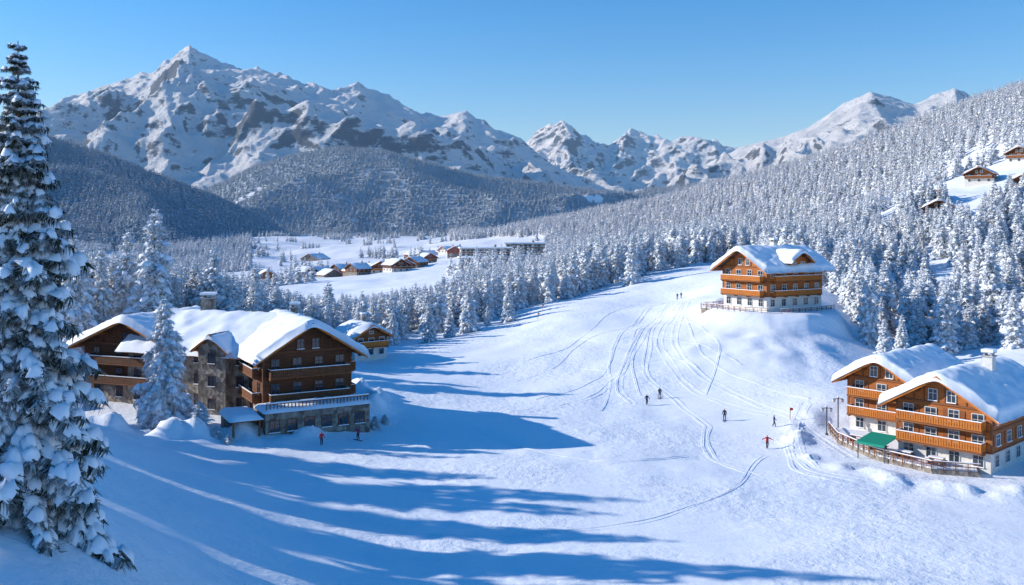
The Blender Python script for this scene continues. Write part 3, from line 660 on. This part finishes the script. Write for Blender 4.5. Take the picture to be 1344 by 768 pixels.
def apartment(px,d,w,l,fl,rot):
    x,y=at(px,d); b=Bld('apartment_building',x,y,gz(x,y)+1,rad(rot)); h=fl*3
    b.box('walls','concrete',-w/2,w/2,-l/2,l/2,-12,h); b.box('roof','roof',-w/2-.8,w/2+.8,-l/2-1.2,l/2+.8,h,h+.4)
    Fr=frames(w,l)['F']
    for f in range(fl):
        b.fb('balconies','wood_brown',Fr,-w/2+.5,w/2-.5,f*3+.0,f*3+.95,0,1.1)
        b.fb('balcony_snow','snow',Fr,-w/2+.5,w/2-.5,f*3+.952,f*3+1.15,0,1.2)
        for i in range(int(w/3.2)): 
            u=-w/2+1.8+i*3.2; window(b,Fr,u,f*3+1.2,1.9,1.3,'frame',None,1)
    b.box('flat_snow','snow',-w/2-1,w/2+1,-l/2-1.4,l/2+1,h+.402,h+1.3); chimney(b,w*.2,0,h,h+2.5,1.5); b.finish()
apartment(637,640,36,13,3,8); apartment(690,655,28,13,4,-6); apartment(622,600,18,10,2,20)

# ------------------------------------------------------------------ lamp post, poles
def pole_obj(name,px,py,h,parts,y1=400):
    x,y,z=hit(px,py,60,y1); b=Bld(name,x,y,z,0); parts(b,h); b.finish()
def lampp(b,h):
    b.box('post','metal',-.07,.07,-.07,.07,-.5,h); b.box('arm','metal',.07,.7,-.04,.04,h-.25,h-.17); b.box('arm','metal',-.7,-.07,-.04,.04,h-.25,h-.17)
    for q in (-1,1): b.hexa('lantern','frame',[(q*.6-.12,-.12,h-.7),(q*.6+.12,-.12,h-.7),(q*.6+.12,.12,h-.7),(q*.6-.12,.12,h-.7)],[(q*.6-.2,-.2,h-.27),(q*.6+.2,-.2,h-.27),(q*.6+.2,.2,h-.27),(q*.6-.2,.2,h-.27)])
    b.box('snow_cap','snow',-.12,.12,-.12,.12,h,h+.15); b.box('base','metal',-.16,.16,-.16,.16,-.4,.3)
pole_obj('street_lamp',1100,566,4.8,lampp); pole_obj('street_lamp',1085,572,4.0,lampp)
def stake(b,h):
    b.box('stake','wood_balcony',-.04,.04,-.04,.04,-.3,h); b.hexa('flag','jacket_red',[(.04,-.01,h-.5),(.45,-.01,h-.4),(.45,.01,h-.4),(.04,.01,h-.5)],[(.04,-.01,h-.05),(.45,-.01,h-.15),(.45,.01,h-.15),(.04,.01,h-.05)])
for p in [(1037,552),(712,408),(706,420)]: pole_obj('piste_marker',p[0],p[1],1.9,stake)

# ------------------------------------------------------------------ ski tracks (low lips beside shallow grooves)
TR=[]
def track(pts,off=(0,),wd=.2,hh=.05):
    P=np.array([hit(*p)[:2] for p in pts]); tt=np.linspace(0,len(P)-1,len(P)*40)
    def cr(v):
        i=np.clip(tt.astype(int),0,len(P)-2); f=tt-i; p0=v[np.clip(i-1,0,len(P)-1)];p1=v[i];p2=v[i+1];p3=v[np.clip(i+2,0,len(P)-1)]
        return .5*((2*p1)+(-p0+p2)*f+(2*p0-5*p1+4*p2-p3)*f*f+(-p0+3*p1-3*p2+p3)*f**3)
    x=cr(P[:,0]);y=cr(P[:,1]); wob=perlin(tt*.8,tt*0+len(TR),3)*.9; x=x+wob; y=y+wob*.3
    dx=np.gradient(x);dy=np.gradient(y);l=np.hypot(dx,dy)+1e-6; nx=-dy/l;ny=dx/l
    for o in off:
        o2=o+perlin(tt*1.1,tt*0+o*7,6)*.35; fade=hh*np.clip(.55+perlin(tt*1.7,tt*0+o,9)*1.3,-.3,1)
        prof=[(-1.6,-.06,0),(-1.,0,1),(-.45,.0,.2),(.45,.0,.2),(1.,0,1),(1.6,-.06,0)]
        V=[]
        for a,h,q in prof:
            xx=x+nx*(o2+a*wd);yy=y+ny*(o2+a*wd); V.append(np.stack([xx,yy,ground_z(xx,yy)+h+.012+q*fade],-1))
        V=np.stack(V,1); TR.append((V.reshape(-1,3),grid_faces(len(x),len(prof))))
track([(893,398),(878,420),(866,445),(876,475),(910,510),(960,532),(1010,545)],off=(-.6,.6))
track([(880,400),(850,425),(826,460),(812,495),(780,520),(730,535),(670,540)],off=(-.5,.5))
track([(885,395),(862,425),(848,460),(852,495),(885,525),(930,560)],off=(-.4,.5))
track([(870,398),(840,420),(812,450),(802,480),(770,505),(700,525)],off=(0,))
track([(905,395),(893,420),(890,450),(915,490),(985,525),(1060,560),(1120,600)],off=(-.7,.4))
track([(860,400),(815,440),(800,475),(808,500),(790,540)],off=(-.3,))
track([(875,400),(845,440),(830,480),(842,520)],off=(0,)); track([(868,405),(828,450),(812,500),(830,530)],off=(0,.8))
track([(855,405),(820,430),(770,448),(730,480),(680,500)],off=(0,)); track([(900,400),(905,440),(935,475),(1010,510),(1060,525)],off=(0,))
track([(830,400),(785,422),(750,455),(690,475)],off=(0,)); track([(1060,530),(1048,560),(1042,590),(1065,612),(1110,628),(1200,642)],off=(-.9,.5),wd=.3,hh=.08)
track([(1035,560),(1030,595),(1055,620),(1130,640),(1250,655)],off=(0,),wd=.3,hh=.06)
track([(930,560),(928,590),(950,612),(1000,625)],off=(-.3,.5))
track([(740,440),(790,450),(850,440),(930,455),(970,480)],off=(0,)); track([(720,470),(800,488),(880,470),(940,500)],off=(0,)); track([(880,410),(930,440),(945,470),(925,520)],off=(0,))
for o in (0,9,24): track([(430,600+o),(560,622+o),(700,634+o*1.2),(860,640+o*1.3),(1010,646+o*1.5),(1150,652+o*1.5)],off=(0,.5),wd=.13,hh=.035)
track([(620,560),(690,590),(800,605),(900,600)],off=(0,.5),wd=.14,hh=.035); track([(1000,600),(960,640),(860,680),(700,700),(560,704)],off=(0,.5),wd=.13,hh=.035)
V=[];Fs=[];k=0
for v,f in TR: V.append(v);Fs.append(f+k);k+=len(v)
link(bpy.data.objects.new('ski_tracks',fast_mesh('ski_tracks',np.concatenate(V),np.concatenate(Fs),[M_('snow_ground')])))

# ------------------------------------------------------------------ people
def person(px,py,h,jk,rot,stride=.2,gear=None,arms=0):
    x,y,z=hit(px,py); s=h/1.78
    V=[(0,0,.96,.15),(0,0,1.14,.145),(0,-.01,1.34,.17),(0,0,1.47,.10),(0,0,1.55,.062),(0,-.01,1.64,.098),(0,-.01,1.72,.092)]
    E=[(0,1),(1,2),(2,3),(3,4),(4,5),(5,6)]
    for q in (-1,1):
        st=stride*q
        k=len(V); V+=[(q*.19,0,1.42,.08),(q*(.28+arms*.2),-.03-st*.3,1.17+arms*.12,.062),(q*(.30+arms*.38),-.17-st*.4,.98+arms*.25,.045),(q*(.30+arms*.44),-.25-st*.4,.94+arms*.26,.04)]
        E+=[(2,k),(k,k+1),(k+1,k+2),(k+2,k+3)]
        hx,hy,hz=V[k+3][:3]
        for fi,(dx,dz,ln) in enumerate([(-.03,.01,.065),(-.01,.012,.078),(.01,.01,.07),(.03,0,.055)]):
            kk=len(V); V+=[(hx+dx,hy-.05,hz+dz,.011),(hx+dx,hy-.05-ln,hz+dz-.02,.009)]; E+=[(k+3,kk),(kk,kk+1)]
        kk=len(V); V+=[(hx-q*.045,hy-.02,hz-.01,.012),(hx-q*.06,hy-.06,hz-.02,.01)]; E+=[(k+3,kk),(kk,kk+1)]
        k=len(V); V+=[(q*.1,0,.88,.105),(q*.12,-.07+st*.5,.5,.078),(q*.12,.03+st,.12,.06),(q*.13,-.12+st,.05,.052)]
        E+=[(0,k),(k,k+1),(k+1,k+2),(k+2,k+3)]
    me=bpy.data.meshes.new('body'); me.from_pydata([v[:3] for v in V],E,[]); o=bpy.data.objects.new('body',me); link(o)
    o.modifiers.new('s','SKIN'); 
    for i,v in enumerate(V): me.skin_vertices[0].data[i].radius=(v[3],v[3])
    me.skin_vertices[0].data[0].use_root=True
    sb=o.modifiers.new('ss','SUBSURF'); sb.levels=1; sb.render_levels=1
    bpy.context.view_layer.update(); dg=bpy.context.evaluated_depsgraph_get(); m2=bpy.data.meshes.new_from_object(o.evaluated_get(dg)); bpy.data.objects.remove(o)
    m2.materials.clear()
    for m in (M_(jk),M_('trousers'),M_('skin'),M_('hair')): m2.materials.append(m)
    for p in m2.polygons:
        c=p.center; p.use_smooth=True
        p.material_index=1 if c.z<.9 and abs(c.x)<.24 else (0 if c.z<1.53 else (3 if (c.z>1.73 or c.y>.03) else 2))
    b=Bld('skier' if gear in('ski','board') else 'person',x,y,z+.03,rot); b.e.scale=(s,s,s)
    link(bpy.data.objects.new('body',m2),b.e)
    b.box('nose','skin',-.012,.012,-.125,-.1,1.64,1.68)
    for q in (-1,1): b.box('eyes','hair',q*.035-.012,q*.035+.012,-.108,-.095,1.69,1.705); b.box('ears','skin',q*.098-.01,q*.098+.01,-.02,.02,1.64,1.7)
    b.box('mouth','shutter',-.025,.025,-.108,-.098,1.605,1.615)
    if gear=='ski':
        for q in (-1,1):
            yy=stride*q-.04
            ys=[yy-.95,yy-.8,yy-.6,yy+.75]; zs=[.11,.045,.0,.0]
            for a in range(3):
                b.hexa('skis','ski',[(q*.13-.05,ys[a],zs[a]),(q*.13+.05,ys[a],zs[a]),(q*.13+.05,ys[a+1],zs[a+1]),(q*.13-.05,ys[a+1],zs[a+1])],[(q*.13-.05,ys[a],zs[a]+.025),(q*.13+.05,ys[a],zs[a]+.025),(q*.13+.05,ys[a+1],zs[a+1]+.025),(q*.13-.05,ys[a+1],zs[a+1]+.025)])
            b.hexa('poles','metal',[(q*.42,-.1,0),(q*.42+.02,-.1,0),(q*.42+.02,-.08,0),(q*.42,-.08,0)],[(q*.32,-.3,1.0),(q*.32+.025,-.3,1.0),(q*.32+.025,-.275,1.0),(q*.32,-.275,1.0)])
    if gear=='board':
        b.box('snowboard','ski',-.75,.75,-.2,.08,.0,.03); b.hexa('snowboard','ski',[(.75,-.18,0),(.95,-.12,.1),(.95,.0,.1),(.75,.06,0)],[(.75,-.18,.03),(.95,-.12,.13),(.95,.0,.13),(.75,.06,.03)])
    b.finish()
person(422,585,1.85,'jacket_red',.5,.14); person(470,578,1.85,'jacket_pink',-.6,.05,'board',.5)
person(849,532,1.8,'jacket_dark',.3,.16,None,.2); person(866,524,1.85,'jacket_dark',2.6,.12,'ski')
person(951,553,1.85,'jacket_dark',-.4,.1,'ski'); person(1016,562,1.8,'jacket_blue',1.2,.2)
person(1007,590,1.85,'jacket_red',.0,.22,None,.9); person(889,393,1.8,'jacket_dark',2.8,.1,'ski'); person(894,392,1.8,'jacket_dark',3.3,.18)

# ------------------------------------------------------------------ light, sky, camera
S=Vector((-math.cos(SUN_EL)*math.cos(SUN_AZ),math.cos(SUN_EL)*math.sin(SUN_AZ),math.sin(SUN_EL)))
sl=bpy.data.lights.new('sun','SUN'); sl.energy=5.0; sl.angle=math.radians(.5); sl.color=(1,.965,.90)
so=link(bpy.data.objects.new('sun',sl)); so.rotation_euler=S.to_track_quat('Z','Y').to_euler(); so.location=(-200,30,150)
w=bpy.data.worlds.new('World'); SC.world=w; w.use_nodes=True; nt=w.node_tree; bg=nt.nodes['Background']
sk=nt.nodes.new('ShaderNodeTexSky'); sk.sky_type='NISHITA'; sk.sun_disc=False; sk.sun_elevation=SUN_EL; sk.sun_rotation=math.radians(-90)+SUN_AZ
sk.altitude=1500; sk.air_density=1.15; sk.dust_density=.3; sk.ozone_density=2.7
hs=nt.nodes.new('ShaderNodeHueSaturation'); hs.inputs['Saturation'].default_value=1.42; hs.inputs['Value'].default_value=1.2
mx=nt.nodes.new('ShaderNodeMix'); mx.data_type='RGBA'; mx.blend_type='MULTIPLY'; mx.inputs[0].default_value=1; mx.inputs[7].default_value=(1.0,.96,1.08,1)
nt.links.new(sk.outputs[0],hs.inputs['Color']); nt.links.new(hs.outputs[0],mx.inputs[6]); nt.links.new(mx.outputs[2],bg.inputs[0]); bg.inputs[1].default_value=.15
cam=bpy.data.cameras.new('camera'); cam.sensor_width=36; cam.lens=F/1344*36; cam.shift_y=-84/1344; cam.clip_end=60000; cam.clip_start=.5
co=link(bpy.data.objects.new('camera',cam)); co.location=(0,0,CAMZ); co.rotation_euler=(math.radians(90),0,0); SC.camera=co
SC.view_settings.view_transform='Standard'; SC.view_settings.look='None'; SC.view_settings.exposure=0
